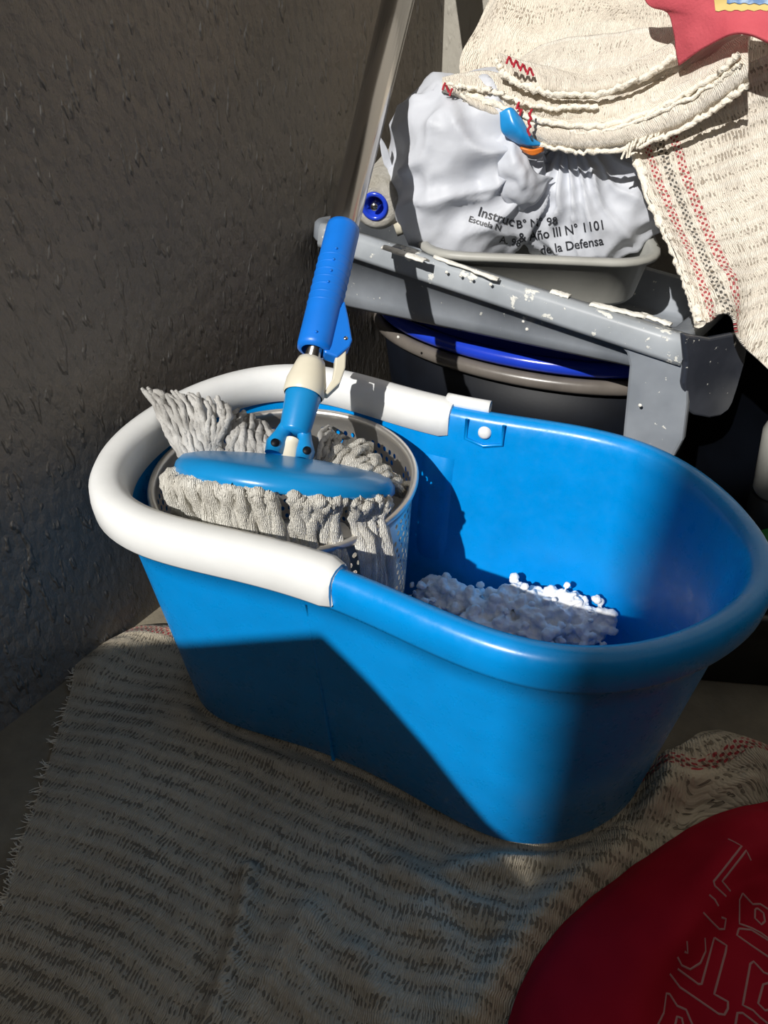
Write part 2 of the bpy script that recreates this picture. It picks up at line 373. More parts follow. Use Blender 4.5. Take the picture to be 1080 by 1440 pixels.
# pivots
def pivot(i, sgn):
    p = ring(i, -.0095, .236); nrm = -(BE * BNm[i % NB][0] + BV * BNm[i % NB][1])
    lathe('pivot_button', [(0, .004), (.003, .004), (.0052, .0025), (.0058, 0)], p, nrm, M['white'], bucket, 20)
    tg = Z.cross(nrm).normalized()
    pts = [ring(j, -.0098, .2435) for j in range(i - 3, i + 4)]
    tube('pivot_lug', [ring(i - 2, -.0102, .246), ring(i - 2, -.0112, .228), ring(i, -.0115, .224), ring(i + 2, -.0112, .228), ring(i + 2, -.0102, .246)], .0016, M['blue'], bucket, 8)
pivot(i0 - 4, 1)
tube('handle_pin', [ring(i0 - j, .005, .2525) for j in range(-1, 5)], .0058, M['white'], bucket, 12)
# moulded spout emboss on inner back wall
ib = band_idx(632, 575)
V = []; nn_ = 9
for a in range(12):
    zz = .205 - a * .011; w = .012 * (1 if a > 0 else .4); dpt = .006 if a > 0 else .001
    f_ = (zz - .11) / .09; off0 = -.0118 - .0087 * (1 - max(0, min(1, f_)))
    for k in range(nn_):
        s = (k / (nn_ - 1) - .5) * 2; j = ib + s * 1.9; j0 = int(math.floor(j)); fr_ = j - j0
        p = ring(j0, off0 - dpt * (1 - s ** 4) * (1 - a / 14), zz).lerp(ring(j0 + 1, off0 - dpt * (1 - s ** 4) * (1 - a / 14), zz), fr_); V.append(p)
mk('moulded_rib', V, grid_faces(12, nn_), M['blue'], bucket)
# outer moulding ridge under the skirt
for ii in (band_idx(420, 790),):
    V, Fc = tube_data([ring(ii, -.0088 - .0185 * (1 - k / 12), .005 + k * .0165) for k in range(13)], .0016, 8)
    mk('moulded_ridge', V, Fc, M['blue'], bucket)

# water + foam
wz = .045
V = [bl(*(BP[i] + BNm[i] * (-.0285)), wz) for i in range(0, NB, 2)]
tag(mk('soapy_water', V, [tuple(range(len(V)))], M['water'], None, False), 'shallow soapy water at the bottom of the blue bucket', 'water', kind='stuff')
bmf = bmesh.new()
fpoly = [BP[i] + BNm[i] * -.034 for i in range(NB)]
def inside(p):
    d = p - BC; x, y = d.dot(BE), d.dot(BV); c = False
    for i in range(NB):
        a, b = fpoly[i], fpoly[(i + 1) % NB]
        if (a[1] > y) != (b[1] > y) and x < (b[0] - a[0]) * (y - a[1]) / (b[1] - a[1]) + a[0]: c = not c
    return c
def blob(p, r):
    if not inside(p) or p.z < .046: return
    m = Matrix.Translation(p) @ Matrix.Diagonal((r, r * random.uniform(.8, 1.1), r * random.uniform(.8, 1.1), 1))
    bmesh.ops.create_icosphere(bmf, subdivisions=2, radius=1, matrix=m)
foam_px = [(604, 836, .055), (625, 838, .058), (650, 845, .056), (672, 855, .06), (700, 860, .065), (716, 850, .07), (740, 850, .07), (770, 855, .072), (800, 852, .075), (830, 860, .07), (860, 868, .065), (885, 876, .055), (900, 882, .05), (680, 880, .06), (720, 885, .06), (770, 890, .065), (820, 890, .06)]
for (x, y, z) in foam_px:
    z += .030; c = atz(x, y - 2, z)
    for _ in range(60):
        d = Vector((random.gauss(0, 1), random.gauss(0, 1), random.gauss(0, .7))) * .0085; blob(c + d, random.uniform(.0022, .0060))
    for _ in range(10):
        d = Vector((random.gauss(0, 1), random.gauss(0, 1), 0)) * .011; q = c + d; q.z = random.uniform(.045, .06); blob(q, random.uniform(.005, .01))
for k in range(9):
    blob(atz(706 + random.uniform(-7, 7), 812 + k * 5, .085 - k * .002), .0058 - .0003 * abs(k - 1))
me = bpy.data.meshes.new('soap_foam'); bmf.to_mesh(me); bmf.free(); me.materials.append(M['foam']); me.polygons.foreach_set('use_smooth', [True] * len(me.polygons))
fo = bpy.data.objects.new('soap_foam', me); C.objects.link(fo)
rm = fo.modifiers.new('r', 'REMESH'); rm.mode = 'VOXEL'; rm.voxel_size = .0014; rm.use_smooth_shade = True
for ns, st in ((.012, .006), (.004, .003)):
    tx = bpy.data.textures.new('c', 'CLOUDS'); tx.noise_scale = ns; dm = fo.modifiers.new('d', 'DISPLACE'); dm.texture = tx; dm.strength = st; dm.texture_coords = 'GLOBAL'
tag(fo, 'white lumpy soap foam inside the right half of the blue bucket', 'foam', kind='stuff')

# ---------------------------------------------------------------- wringer basket
BR = .104; BZ = .224
bc = bl(-.1138, 0, 0)
basket = thing('wringer_basket', 'round perforated steel spin basket set inside the left lobe of the blue bucket', 'wringer basket', bc + Z * .02)
rows_, cols = 12, 84; V = []; Fc = []
cell = 2 * math.pi / cols; hz = .0088
def bpt(a, z):
    r = BR - .006 * (BZ - .008 - z) / .12; return bc + Vector((r * math.cos(a), r * math.sin(a), z))
ztop = BZ - .014
for j in range(rows_):
    for i in range(cols):
        a0 = (i + (.5 if j % 2 else 0)) * cell; z0 = ztop - (j + .5) * hz
        solidcell = (i % 7) >= 5
        b0 = len(V); sq = [(-.5, -.5), (0, -.5), (.5, -.5), (.5, 0), (.5, .5), (0, .5), (-.5, .5), (-.5, 0)]
        for (x, y) in sq: V.append(bpt(a0 + x * cell, z0 + y * hz))
        if solidcell: Fc.append(tuple(range(b0, b0 + 8))); continue
        for k in range(8):
            th = math.radians(-135 + 45 * k); V.append(bpt(a0 + .27 * cell * math.cos(th), z0 + .29 * hz * math.sin(th)))
        for k in range(8): Fc.append((b0 + k, b0 + (k + 1) % 8, b0 + 8 + (k + 1) % 8, b0 + 8 + k))
bw = mk('perforated_wall', V, Fc, M['steel'], basket, True)
lathe('basket_rim', [(BR - .0005, ztop), (BR - .0005, BZ - .006), (BR - .002, BZ - .002), (BR, BZ + .001), (BR + .003, BZ + .001), (BR + .0045, BZ - .002), (BR + .0035, BZ - .0055), (BR + .0005, BZ - .007), (BR + .0005, ztop)], bc, Z, M['steel'], basket, 96)
zb = ztop - rows_ * hz
lathe('basket_floor', [(BR - .006, zb), (BR - .010, zb - .006), (.03, zb - .006), (.0001, zb - .004)], bc, Z, M['steel'], basket, 64)
lathe('spin_pedestal', [(.045, .0145), (.042, .03), (.03, zb - .008), (.0001, zb - .006)], bc, Z, M['blue'], basket, 40)

# ---------------------------------------------------------------- mop
PT = (atz(557, 680, .240) - atz(258, 639, .250))
PC = (atz(557, 680, .240) + atz(258, 639, .250)) / 2; PRAD = PT.length / 2
PT.normalize(); PVd = Vector((.42, .90, -.56)); PN = PT.cross(PVd).normalized()
if PN.z < 0: PN = -PN
J = PC + PN * .014
G1 = aty(483, 320, .63)
AX = (G1 - J).normalized()
def mp(d): return J + AX * d
def at_line(py):       # distance along the handle where it crosses image row py
    lo, hi = -.05, .9
    for _ in range(40):
        m = (lo + hi) / 2; q = mp(m) - O; d = q.y * CP - q.z * SP; y = 720 - F * (q.y * SP + q.z * CP) / d
        if y > py: lo = m
        else: hi = m
    return lo
dg0, dg1 = at_line(492), at_line(320)
mop = thing('spin_mop', 'spin mop with blue disc head, white strands and chrome handle, resting in the steel basket', 'mop', J)
TR = .0100
lathe('handle_tube', [(TR * .62, dg0 - .03), (TR * .62, dg0 + .01), (TR * 1.1, dg0 + .012), (TR * 1.26, dg1 + .01), (TR * 1.78, .66), (TR * .7, .662), (.0001, .662)], J, AX, M['chrome'], mop, 32)
lathe('grip_sleeve', [(.0100, dg0 - .001), (.0136, dg0), (.0142, dg0 + .004), (.0142, dg1 - .004), (.0138, dg1), (.0112, dg1 + .001)], J, AX, M['blue_grip'], mop, 40)
toC = (O - J); toC = (toC - AX * toC.dot(AX)).normalized(); side = AX.cross(toC).normalized()
if side.x < 0: side = -side
for k, fr_ in enumerate((.30, .36, .42, .48, .54, .60, .66)):      # raised grip rings and studs
    d = dg1 - (dg1 - dg0) * fr_
    lathe('grip_ring', [(.0141, d - .0012), (.0146, d), (.0141, d + .0012)], J, AX, M['blue_grip'], mop, 40)
for fr_ in (.27, .36, .45, .54, .93):
    d = dg1 - (dg1 - dg0) * fr_; dirn = (toC * .95 - side * .12).normalized()
    lathe('grip_stud', [(0, .0016), (.0010, .0012), (.0014, 0)], mp(d) + dirn * .0141, dirn, M['blue_grip'], mop, 12)
# clamp bracket
pb = [mp(dg1 - (dg1 - dg0) * .60) + side * .0145, mp(dg1 - (dg1 - dg0) * .72) + side * .0205, mp(dg1 - (dg1 - dg0) * .88) + side * .0275, mp(dg0 + .008) + side * .0265, mp(dg0 - .004) + side * .019, mp(dg0 - .003) + side * .008, mp(dg0 + .02) + side * .004]
br = prism('clamp_bracket', [p - toC * .006 for p in pb], toC, .013, M['blue_grip'], mop, .0015)
lathe('bracket_pin', [(0, .0012), (.0016, .001), (.002, 0)], mp(dg0 + .014) + side * .022 + toC * .0065, toC, M['chrome'], mop, 14)
pl = [mp(dg0 + .004) + side * .016, mp(dg0 + .006) + side * .0245, mp(dg0 - .010) + side * .0270, mp(dg0 - .024) + side * .0255, mp(dg0 - .036) + side * .0185, mp(dg0 - .036) + side * .0150, mp(dg0 - .022) + side * .0190, mp(dg0 - .010) + side * .0185]
lv = prism('locking_lever', [p - toC * .005 for p in pl], toC, .010, M['cream'], mop, .0012); lv['label'] = 'cream flip lever under the blue grip'
# collar, fork, pivot
dc1, dc0 = at_line(507), at_line(556); dk = at_line(606)
lathe('collar', [(.0070, dc1 + .001), (.0108, dc1), (.0120, dc1 - .004), (.0158, dc0 + .012), (.0162, dc0 + .002), (.0150, dc0)], J, AX, M['cream'], mop, 40)
lathe('joint_socket', [(.0135, dc0 + .002), (.0142, dc0 - .001), (.0136, dc0 - .004), (.0118, dk), (.0110, dk - .002), (.0001, dk - .002)], J, AX, M['blue_mop'], mop, 36)
for s in (-1, 1):
    w = side * (s * .0115)
    pts = [mp(dk + .004) + w * .55, mp(dk - .006) + w * .8, mp(.002) + w * .95, mp(-.006) + w * .95]
    V, Fc = tube_data(pts, [.0052, .0058, .0078, .0070], 14, True, 1.2); mk('joint_fork', V, Fc, M['blue_mop'], mop)
    lathe('fork_screw', [(0, .001), (.003, .001), (.0034, 0)], mp(.000) + w * 1.05 + toC * .0085, toC, M['navy'], mop, 14)
V, Fc = tube_data([PC + PN * .004, J + (J - PC) * .1 + AX * .004, J + AX * .008], [.009, .0065, .006], 14); mk('pivot_block', V, Fc, M['cream'], mop)
lathe('mop_plate', [(.0001, .010), (.014, .010), (.024, .0085), (.05, .0065), (PRAD - .014, .0045), (PRAD - .005, .002), (PRAD - .001, -.003), (PRAD, -.008), (PRAD - .002, -.0105), (PRAD - .006, -.011), (.0001, -.010)], PC, PN, M['blue_mop'], mop, 72)
PY = PN.cross(PT).normalized()      # towards the back or front
def pc(a, r, h): return PC + PT * (r * math.cos(a)) + PY * (r * math.sin(a)) + PN * h
if (PY.y < 0): PY = -PY
nstr = 0
def strand(pts, r, mat):
    global nstr; nstr += 1
    P = catmull([tuple(p) for p in pts], 16)
    P += np.stack([np.convolve(rng.normal(0, .0009, 18), np.ones(3) / 1.7, 'valid') for _ in range(3)], 1)
    ph = random.uniform(0, 6); 
    V, Fc = tube_data(P, [r * (1 + .22 * math.sin(i * 2.3 + ph)) * (1 if 0 < i < 15 else .6) for i in range(16)], 8, True, .8, .34)
    mk('mop_strand', V, Fc, mat, mop)
# front curtain: over the plate's edge, across the basket rim, down
def jit(s): return Vector((random.gauss(0, s), random.gauss(0, s), random.gauss(0, s)))
NF = 58
for k in range(NF):
    s = k / (NF - 1); a = math.radians(-172 + s * 160)
    gap = (abs(s - .60) < .030) or (abs(s - .80) < .018)
    if gap: continue
    p0 = pc(a, PRAD - .012, -.011); p1 = pc(a, PRAD - .001, -.012)
    dr = (p1 - PC); dr.z = 0; dr.normalize()
    rad_ang = Vector((p1.x - bc.x, p1.y - bc.y, 0)); da = rad_ang.normalized()
    rimp = bc + da * (BR - .004); rimp.z = BZ
    out = 1.0 if .33 < s < .97 else .0
    over = BZ + .006 + random.uniform(0, .004)
    for lay in range(2):
        e = jit(.0012); dd = da * (.000 if lay else .004)
        q2 = (p1.lerp(rimp, .55)) + e; q2.z = max(BZ + .012, p1.z - .008) + random.uniform(-.003, .004) - lay * .005
        if out: q3 = rimp + da * (.0005 - lay * .004); q3.z = BZ + .0075 - lay * .003 + random.uniform(0, .003); q4 = rimp + da * (.0115 if s > .78 else .007); q4.z = BZ - .016; q5 = rimp + da * (.0125 if s > .78 else .005) + jit(.001); q5.z = BZ - .055 - random.uniform(0, .02)
        else: q3 = rimp - da * .012; q3.z = BZ - .004; q4 = rimp - da * .010; q4.z = BZ - .02; q5 = rimp - da * .012; q5.z = BZ - .05
        tw_ = Vector((-da.y, da.x, 0)) * random.uniform(-.004, .004)
        strand([p0, p1 + e, q2 + tw_ * .5, q3 + tw_, q4 + tw_ * 1.4, q5 + tw_ * 1.6], random.uniform(.0030, .0046), M['yarn'])
# back-left fan thrown up over the bucket rim
def fan(A, B, n, r, mat, js=.0018):
    for k in range(n):
        s = k / max(1, n - 1) + random.uniform(-.03, .03)
        strand([A[i].lerp(B[i], s) + jit(js) for i in range(len(A))], random.uniform(*r), mat)
z_ = .25
fan([atz(268, 655, .226), atz(258, 640, .238), atz(240, 605, .253), atz(222, 570, .264), atz(203, 548, .270)],
    [atz(318, 650, .230), atz(312, 630, .240), atz(318, 600, .256), atz(322, 582, .262), atz(318, 566, .262)], 26, (.0022, .0034), M['wetyarn'])
fan([atz(262, 655, .226), atz(254, 640, .238), atz(238, 608, .250), atz(214, 572, .262), atz(200, 545, .272)],
    [atz(268, 655, .226), atz(262, 640, .238), atz(248, 603, .253), atz(224, 566, .264), atz(208, 546, .274)], 3, (.0020, .003), M['wetyarn'])
fan([atz(315, 652, .230), atz(318, 632, .240), atz(320, 605, .250), atz(324, 588, .252), atz(330, 580, .248)],
    [atz(395, 655, .232), atz(392, 640, .238), atz(385, 618, .240), atz(378, 604, .236), atz(370, 598, .230)], 24, (.0024, .0036), M['wetyarn'])
# back-right clump inside the basket
fan([atz(455, 662, .232), atz(470, 640, .236), atz(490, 625, .232), atz(500, 622, .222), atz(505, 628, .205)],
    [atz(545, 690, .228), atz(556, 680, .226), atz(566, 682, .220), atz(568, 690, .212), atz(568, 696, .200)], 30, (.0028, .0040), M['yarn'], .003)
fan([atz(440, 650, .234), atz(450, 625, .232), atz(455, 610, .225), atz(458, 600, .215)],
    [atz(470, 655, .232), atz(480, 640, .232), atz(485, 628, .225), atz(490, 622, .212)], 8, (.002, .003), M['wetyarn'], .002)

# ---------------------------------------------------------------- grey roller tray on the dark tub
TA = Vector((-.075, .81, .34)); TBp = Vector((.253, .582, .30)); TNF = Vector((.57, .82, 0)).normalized()
TU = (TBp - TA); TL = TU.length; TU = TU.normalized(); TV = Vector((.60, .76, -.12)); TV = (TV - TU * TV.dot(TU)).normalized(); TW = TU.cross(TV).normalized()
if TW.z < 0: TW = -TW
TWID = .225
def tl(a, b, c): return TA + TU * a + TV * b + TW * c
tray = thing('paint_tray', 'large blue-grey plastic roller tray spattered with white paint, lying across the dark tub', 'paint tray', tl(TL / 2, TWID / 2, -.08))
def rrect(x0, x1, y0, y1, r, n=6):
    P = []
    for (cx, cy, a0) in ((x1 - r, y0 + r, -90), (x1 - r, y1 - r, 0), (x0 + r, y1 - r, 90), (x0 + r, y0 + r, 180)):
        for k in range(n + 1):
            a = math.radians(a0 + 90 * k / n); P.append((cx + r * math.cos(a), cy + r * math.sin(a)))
    return P
def trayshell(x0, x1, y0, y1, r, prof, depthf, T, n=6, sub=6):
    base = rrect(x0, x1, y0, y1, r, n); P = []
    for i in range(len(base)):
        a, b = base[i], base[(i + 1) % len(base)]; L_ = math.hypot(b[0] - a[0], b[1] - a[1]); m = max(1, int(L_ / .02))
        for k in range(m): P.append((a[0] + (b[0] - a[0]) * k / m, a[1] + (b[1] - a[1]) * k / m))
    N_ = len(P); Pn = np.array(P); Tn = np.roll(Pn, -1, 0) - np.roll(Pn, 1, 0); Tn /= np.linalg.norm(Tn, axis=1)[:, None]; Nn = np.stack([Tn[:, 1], -Tn[:, 0]], 1)
    V = []
    for i in range(N_):
        for (off, z, dp) in prof:
            q = Pn[i] + Nn[i] * off; V.append(T(q[0], q[1], z - dp * depthf(q[0])))
    Fc = grid_faces(N_, len(prof), True, False); m = len(prof); Fc.append(tuple(i * m for i in range(N_))[::-1]); Fc.append(tuple(i * m + m - 1 for i in range(N_)))
    return V, Fc
def dep(x):
    s = x / TL; return .086 if s < .12 else .086 - (.086 - .046) * min(1, (s - .12) / .8)
pr_o = [(-.020, 0, 1.0), (-.014, .002, .97), (-.010, .004, .85), (-.004, -.016, .0), (.0, -.020, .0), (.0065, -.020, 0), (.0085, -.017, 0), (.0085, -.004, 0), (.006, -.001, 0), (.001, 0, 0), (-.006, 0, 0), (-.009, -.002, 0), (-.016, 0.006, .85), (-.022, .006, .95)]
V, Fc = trayshell(.0, TL, .0, TWID, .028, pr_o, dep, tl)
mk('tray_shell', V, Fc, M['greytray'], tray)
# front flange (painted lip) as its own piece
P = [tl(a, -.0088, -.010) for a in np.linspace(.02, TL + .012, 24)]
V = []
for p in P:
    for (b, c) in ((0, -.012), (-.003, -.012), (-.0045, -.008), (-.0045, .006), (-.002, .0115), (.012, .0118), (.014, .009), (0, .008)): V.append(p + TV * b + TW * c)
Fc = grid_faces(len(P), 8, False, True); Fc.append(tuple(range(8))[::-1]); Fc.append(tuple(range((len(P) - 1) * 8, len(P) * 8)))
fl = mk('tray_lip', V, Fc, M['greyrim'], tray)
# leg at the shallow end, traced on the near face plane
FP = TA - TNF * .010
lg = [onpl(x, y, FP, TNF) for (x, y) in [(845, 470), (868, 484), (880, 497), (884, 515), (880, 560), (876, 602), (872, 650), (930, 650), (948, 642), (960, 620), (966, 570), (968, 500), (962, 484), (900, 462)]]
prism('tray_leg', lg, TNF, .012, M['greytray'], tray, .003)
# end apron, shade put into its dark colour
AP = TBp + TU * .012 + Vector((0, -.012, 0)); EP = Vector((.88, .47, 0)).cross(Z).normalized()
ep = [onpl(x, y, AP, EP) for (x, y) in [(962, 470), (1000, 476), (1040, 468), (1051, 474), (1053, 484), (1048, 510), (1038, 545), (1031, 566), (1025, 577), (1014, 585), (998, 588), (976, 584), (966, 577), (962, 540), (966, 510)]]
apo = prism('tray_end_apron', ep, -EP if EP.x > 0 else EP, .006, M['shadeapron'], tray, .002); apo['label'] = 'dark shaded end plate spattered with white paint'
# thick dried paint runs along the lip
def paint_run(xs, w, h):
    V = []; 
    for (x, b) in xs:
        for k in range(5):
            s = k / 4 - .5; V.append(tl(x, b + s * w + random.gauss(0, .0008), .002 + h * (1 - 4 * s * s) + random.uniform(0, .0010)))
    o = mk('dried_paint', V, grid_faces(len(xs), 5), M['paint'], tray); solid(o, .0015, 0)
def onrim(px, py): p = onpl(px, py, TA, TW); d = p - TA; return d.dot(TU), d.dot(TV)
for (p0, p1, w) in (((540, 352), (598, 372), .013), ((610, 366), (700, 398), .006), ((830, 432), (908, 450), .011), ((775, 414), (800, 422), .010), ((900, 446), (942, 462), .008)):
    a, b = onrim(*p0), onrim(*p1); n_ = 12
    paint_run([(a[0] + (b[0] - a[0]) * k / n_, a[1] + (b[1] - a[1]) * k / n_) for k in range(n_ + 1)], w, .0018)
for (px, py) in ((628, 383), (648, 388), (664, 393), (690, 400), (736, 452), (741, 463), (900, 570), (737, 446), (560, 474)):
    p = onpl(px, py, FP - TNF * .006 if py > 420 and px < 860 else FP - TNF * .0085, TNF)
    if px < 860 and py > 430: p = onpl(px, py, TA + TNF * .004, TNF)
    lathe('paint_drip', [(0, .0012), (.0012, .001), (.0017, 0)], p, -TNF, M['paint'], tray, 10)

# ---------------------------------------------------------------- dark oval tub with brown rim; blue ring
TC = Vector((.176, .845, 0)); 
def oval(sa, sb, z, n=72, c=TC):
    return [c + BU * (sa * math.cos(2 * math.pi * k / n)) + WU * (sb * math.sin(2 * math.pi * k / n)) + Z * z for k in range(n)]
tub = thing('oval_tub', 'dark navy oval plastic tub with grey-brown rolled rim behind the blue bucket', 'tub', TC)
pf = [(-.045, 0), (-.03, .001), (-.02, .10), (-.008, .195), (-.012, .195), (-.024, .10), (-.034, .008)]
V = [p for (o_, z) in pf for p in oval(.205 + o_, .118 + o_, z)]
Fc = grid_faces(len(pf), 72, False, True); Fc.append(tuple(range(72))[::-1]); Fc.append(tuple(range(6 * 72, 7 * 72)))
mk('tub_body', V, Fc, M['navy'], tub)
def ringtube(name, sa, sb, z, r, mat, parent, c=TC):
    P = oval(sa, sb, z, 72, c); V = []
    for k, p in enumerate(P):
        d = (p - (c + Z * z)).normalized()
        for j in range(12):
            a = 2 * math.pi * j / 12; V.append(p + d * (r * math.cos(a)) + Z * (r * math.sin(a)))
    return mk(name, V, grid_faces(72, 12, True, True), mat, parent)
ringtube('tub_rim', .201, .114, .191, .0085, M['brownrim'], tub)
basin = thing('blue_basin', 'royal blue plastic basin nested in the dark tub under the grey tray', 'basin', TC + Z * .195)
ringtube('basin_rim', .195, .110, .2095, .0085, M['royal'], basin)
pf = [(0, .214), (-.012, .19), (-.03, .12), (-.04, .10), (-.044, .10), (-.034, .12), (-.016, .19), (-.004, .214)]
V = [p for (o_, z) in pf for p in oval(.186 + o_, .101 + o_, z)]
Fc = grid_faces(len(pf), 72, False, True)
Fc.append(tuple(range(3 * 72, 4 * 72))[::-1])
mk('basin_body', V, Fc, M['royal'], basin)

# ---------------------------------------------------------------- light grey shallow tray
LZ = .334
la = atz(588, 352, LZ); lb = atz(930, 367, LZ); LU = (lb - la); LL = LU.length; LU.normalize(); LV = Vector((-LU.y, LU.x, 0))
def ll(a, b, c): return la + LU * a + LV * b + Z * c
lt = thing('plastic_tray', 'light grey shallow plastic tray under the white bag, set on the paint tray', 'tray', ll(LL / 2, .09, -.05))
V, Fc = trayshell(0, LL, 0, .17, .045, [(-.022, .0, 1.0), (-.016, .002, 1), (-.012, .006, 1.0), (-.003, -.006, .0), (.0045, -.007, 0), (.006, -.004, 0), (.005, -.0005, 0), (.002, 0, 0), (-.003, 0, 0), (-.005, -.002, 0), (-.014, .008, 1), (-.022, .003, 1)], lambda x: .052, ll)
mk('tray_shell', V, Fc, M['lightgrey'], lt)

# ---------------------------------------------------------------- white plastic bag
bagT = thing('shopping_bag', 'crumpled white plastic shopping bag with black lettering, sitting in the light grey tray', 'bag', ll(LL / 2, .08, -.03))
BDEP = la.y + .075
def lobe(name, ctr, rad, knot, seed, pleat=0, fr=5, yc=None):
    nu, nv = 150, 90; P = []
    c = aty(ctr[0], ctr[1], yc or BDEP); kn = aty(knot[0], knot[1], (yc or BDEP) - rad[1] * .8)
    kd = (kn - c).normalized()
    q = kd.to_track_quat('Z', 'Y')
    for j in range(nv):
        ph = math.pi * (j + .5) / nv
        for i in range(nu):
            th = 2 * math.pi * i / nu
            d = q @ Vector((math.sin(ph) * math.cos(th), math.sin(ph) * math.sin(th), math.cos(ph)))
            # box-ish superellipsoid in world axes
            e = 2.6; k = (abs(d.x) ** e + abs(d.y) ** e + abs(d.z) ** e) ** (-1 / e)
            p = Vector((d.x * rad[0], d.y * rad[1], d.z * rad[2])) * k
            w = math.exp(-(ph / 2.1) ** 4) * min(1, ph / .35)
            rp = 1 - abs(math.sin(th * fr + 2.6 * noise.noise(d * 1.5 + Vector((seed, 0, 0))))); rip = pleat * w * (rp ** 1.6 - .4) * (.5 + .9 * abs(noise.noise(Vector((th * 1.7, seed, 0)))))
            n1 = noise.noise(p * 16 + Vector((seed, 3, 1))); n2 = 1 - abs(noise.noise(p * 26 + Vector((seed + 7, 0, 0)))) * 2.6; n3 = 1 - abs(noise.noise(p * 60 + Vector((seed, 9, 0)))) * 2.5
            p = p * (1 + rip) + d * (.012 * n1 + .0055 * n2 + .0008 * n3)
            P.append(c + p)
    Fc = grid_faces(nv, nu, False, True); Fc.append(tuple(range(nu))[::-1]); Fc.append(tuple(range((nv - 1) * nu, nv * nu)))
    return mk(name, P, Fc, M['bag'], bagT)
L1 = lobe('bag_film', (662, 240), (.082, .060, .078), (738, 225), 3, .20, 4.5)
L2 = lobe('bag_film', (832, 272), (.075, .055, .064), (805, 185), 11, .20, 11)
# handle tips
sheet('bag_handle', [[aty(533, 190, BDEP), aty(540, 200, BDEP), aty(546, 212, BDEP)], [aty(536, 215, BDEP), aty(545, 222, BDEP), aty(552, 235, BDEP)], [aty(540, 232, BDEP), aty(550, 245, BDEP), aty(560, 262, BDEP)]], 8, 8, M['bag'], bagT, th=.0006)
kn = BDEP - .055
sheet('bag_handle', [[aty(694, 200, kn), aty(712, 178, kn - .004), aty(722, 168, kn)], [aty(700, 235, kn - .008), aty(722, 225, kn - .016), aty(736, 205, kn - .008)], [aty(706, 275, kn - .004), aty(738, 262, kn - .02), aty(752, 240, kn - .01)], [aty(725, 300, kn + .005), aty(752, 285, kn - .005), aty(778, 250, kn + .002)]], 24, 24, M['bag'], bagT, th=.0006, nz=(.004, 60))
# packet seen between the handles
pk = thing('snack_packet', 'blue and orange foil packet poking out of the top of the white bag', 'packet', aty(740, 210, kn))
sheet('packet_body', [[aty(703, 158, kn - .01), aty(718, 152, kn - .012), aty(730, 165, kn - .01)], [aty(706, 185, kn - .012), aty(726, 180, kn - .02), aty(748, 196, kn - .014)], [aty(722, 196, kn - .008), aty(744, 204, kn - .016), aty(764, 205, kn - .012)]], 16, 16, M['packetblue'], pk, th=.002)
sheet('packet_corner', [[aty(732, 206, kn - .013), aty(748, 210, kn - .016), aty(764, 206, kn - .013)], [aty(738, 212, kn - .012), aty(750, 218, kn - .015), aty(763, 212, kn - .012)]], 8, 6, M['packetorange'], pk, th=.002)
# lettering
dg = bpy.context.evaluated_depsgraph_get()
def bvh_of(objs):
    Vs = []; Fs = []
    for o in objs:
        b = len(Vs); loc = Vector((0, 0, 0)); p = o.parent
        while p: loc += p.location; p = p.parent
        Vs += [v.co + loc for v in o.data.vertices]; Fs += [tuple(b + i for i in f.vertices) for f in o.data.polygons]
    return BVHTree.FromPolygons(Vs, Fs)
def text_on(bvh, s, px, py, ang, size, mat, parent, bend=0, xs=1):
    cu = bpy.data.curves.new('t', 'FONT'); cu.body = s; cu.size = 1; cu.resolution_u = 3; cu.offset = .012
    o = bpy.data.objects.new('t', cu); C.objects.link(o); dgx = bpy.context.evaluated_depsgraph_get()
    me = bpy.data.meshes.new_from_object(o.evaluated_get(dgx)); C.objects.unlink(o); bpy.data.objects.remove(o)
    bm = bmesh.new(); bm.from_mesh(me); bmesh.ops.triangulate(bm, faces=bm.faces); bmesh.ops.subdivide_edges(bm, edges=[e for e in bm.edges if e.calc_length() > .12], cuts=1)
    ca, sa = math.cos(math.radians(ang)), math.sin(math.radians(ang)); last = None; ok = True
    for v in bm.verts:
        x, y = v.co.x * size * xs, v.co.y * size; y += bend * x * x
        X = px + ca * x + sa * y; Y = py + sa * x - ca * y
        h = bvh.ray_cast(O, ray(X, Y).normalized()); 
        if h[0] is None: h = (last,) if last else (aty(X, Y, BDEP - .05),)
        last = h[0]; v.co = h[0] - ray(X, Y).normalized() * .0010
    me2 = bpy.data.meshes.new('lettering'); bm.to_mesh(me2); bm.free(); me2.materials.append(mat)
    q = bpy.data.objects.new('lettering', me2); C.objects.link(q); q.parent = parent; loc = Vector((0, 0, 0)); p = parent
    while p: loc += p.location; p = p.parent
    me2.transform(Matrix.Translation(-loc))
bb = bvh_of([L1, L2])
text_on(bb, 'Instruc', 671, 303, 17, 19, M['ink'], bagT)
text_on(bb, 'Escuela N', 658, 311, 17, 12, M['ink'], bagT)
text_on(bb, 'A. 98', 702, 341, 12, 14, M['ink'], bagT)
text_on(bb, 'B° N° 98', 726, 321, -5, 16, M['ink'], bagT)
text_on(bb, '& Año III N° 1101', 730, 341, -9, 19, M['ink'], bagT, 0, .88)
text_on(bb, 'de la Defensa', 760, 358, -9, 18, M['ink'], bagT, 0, .92)

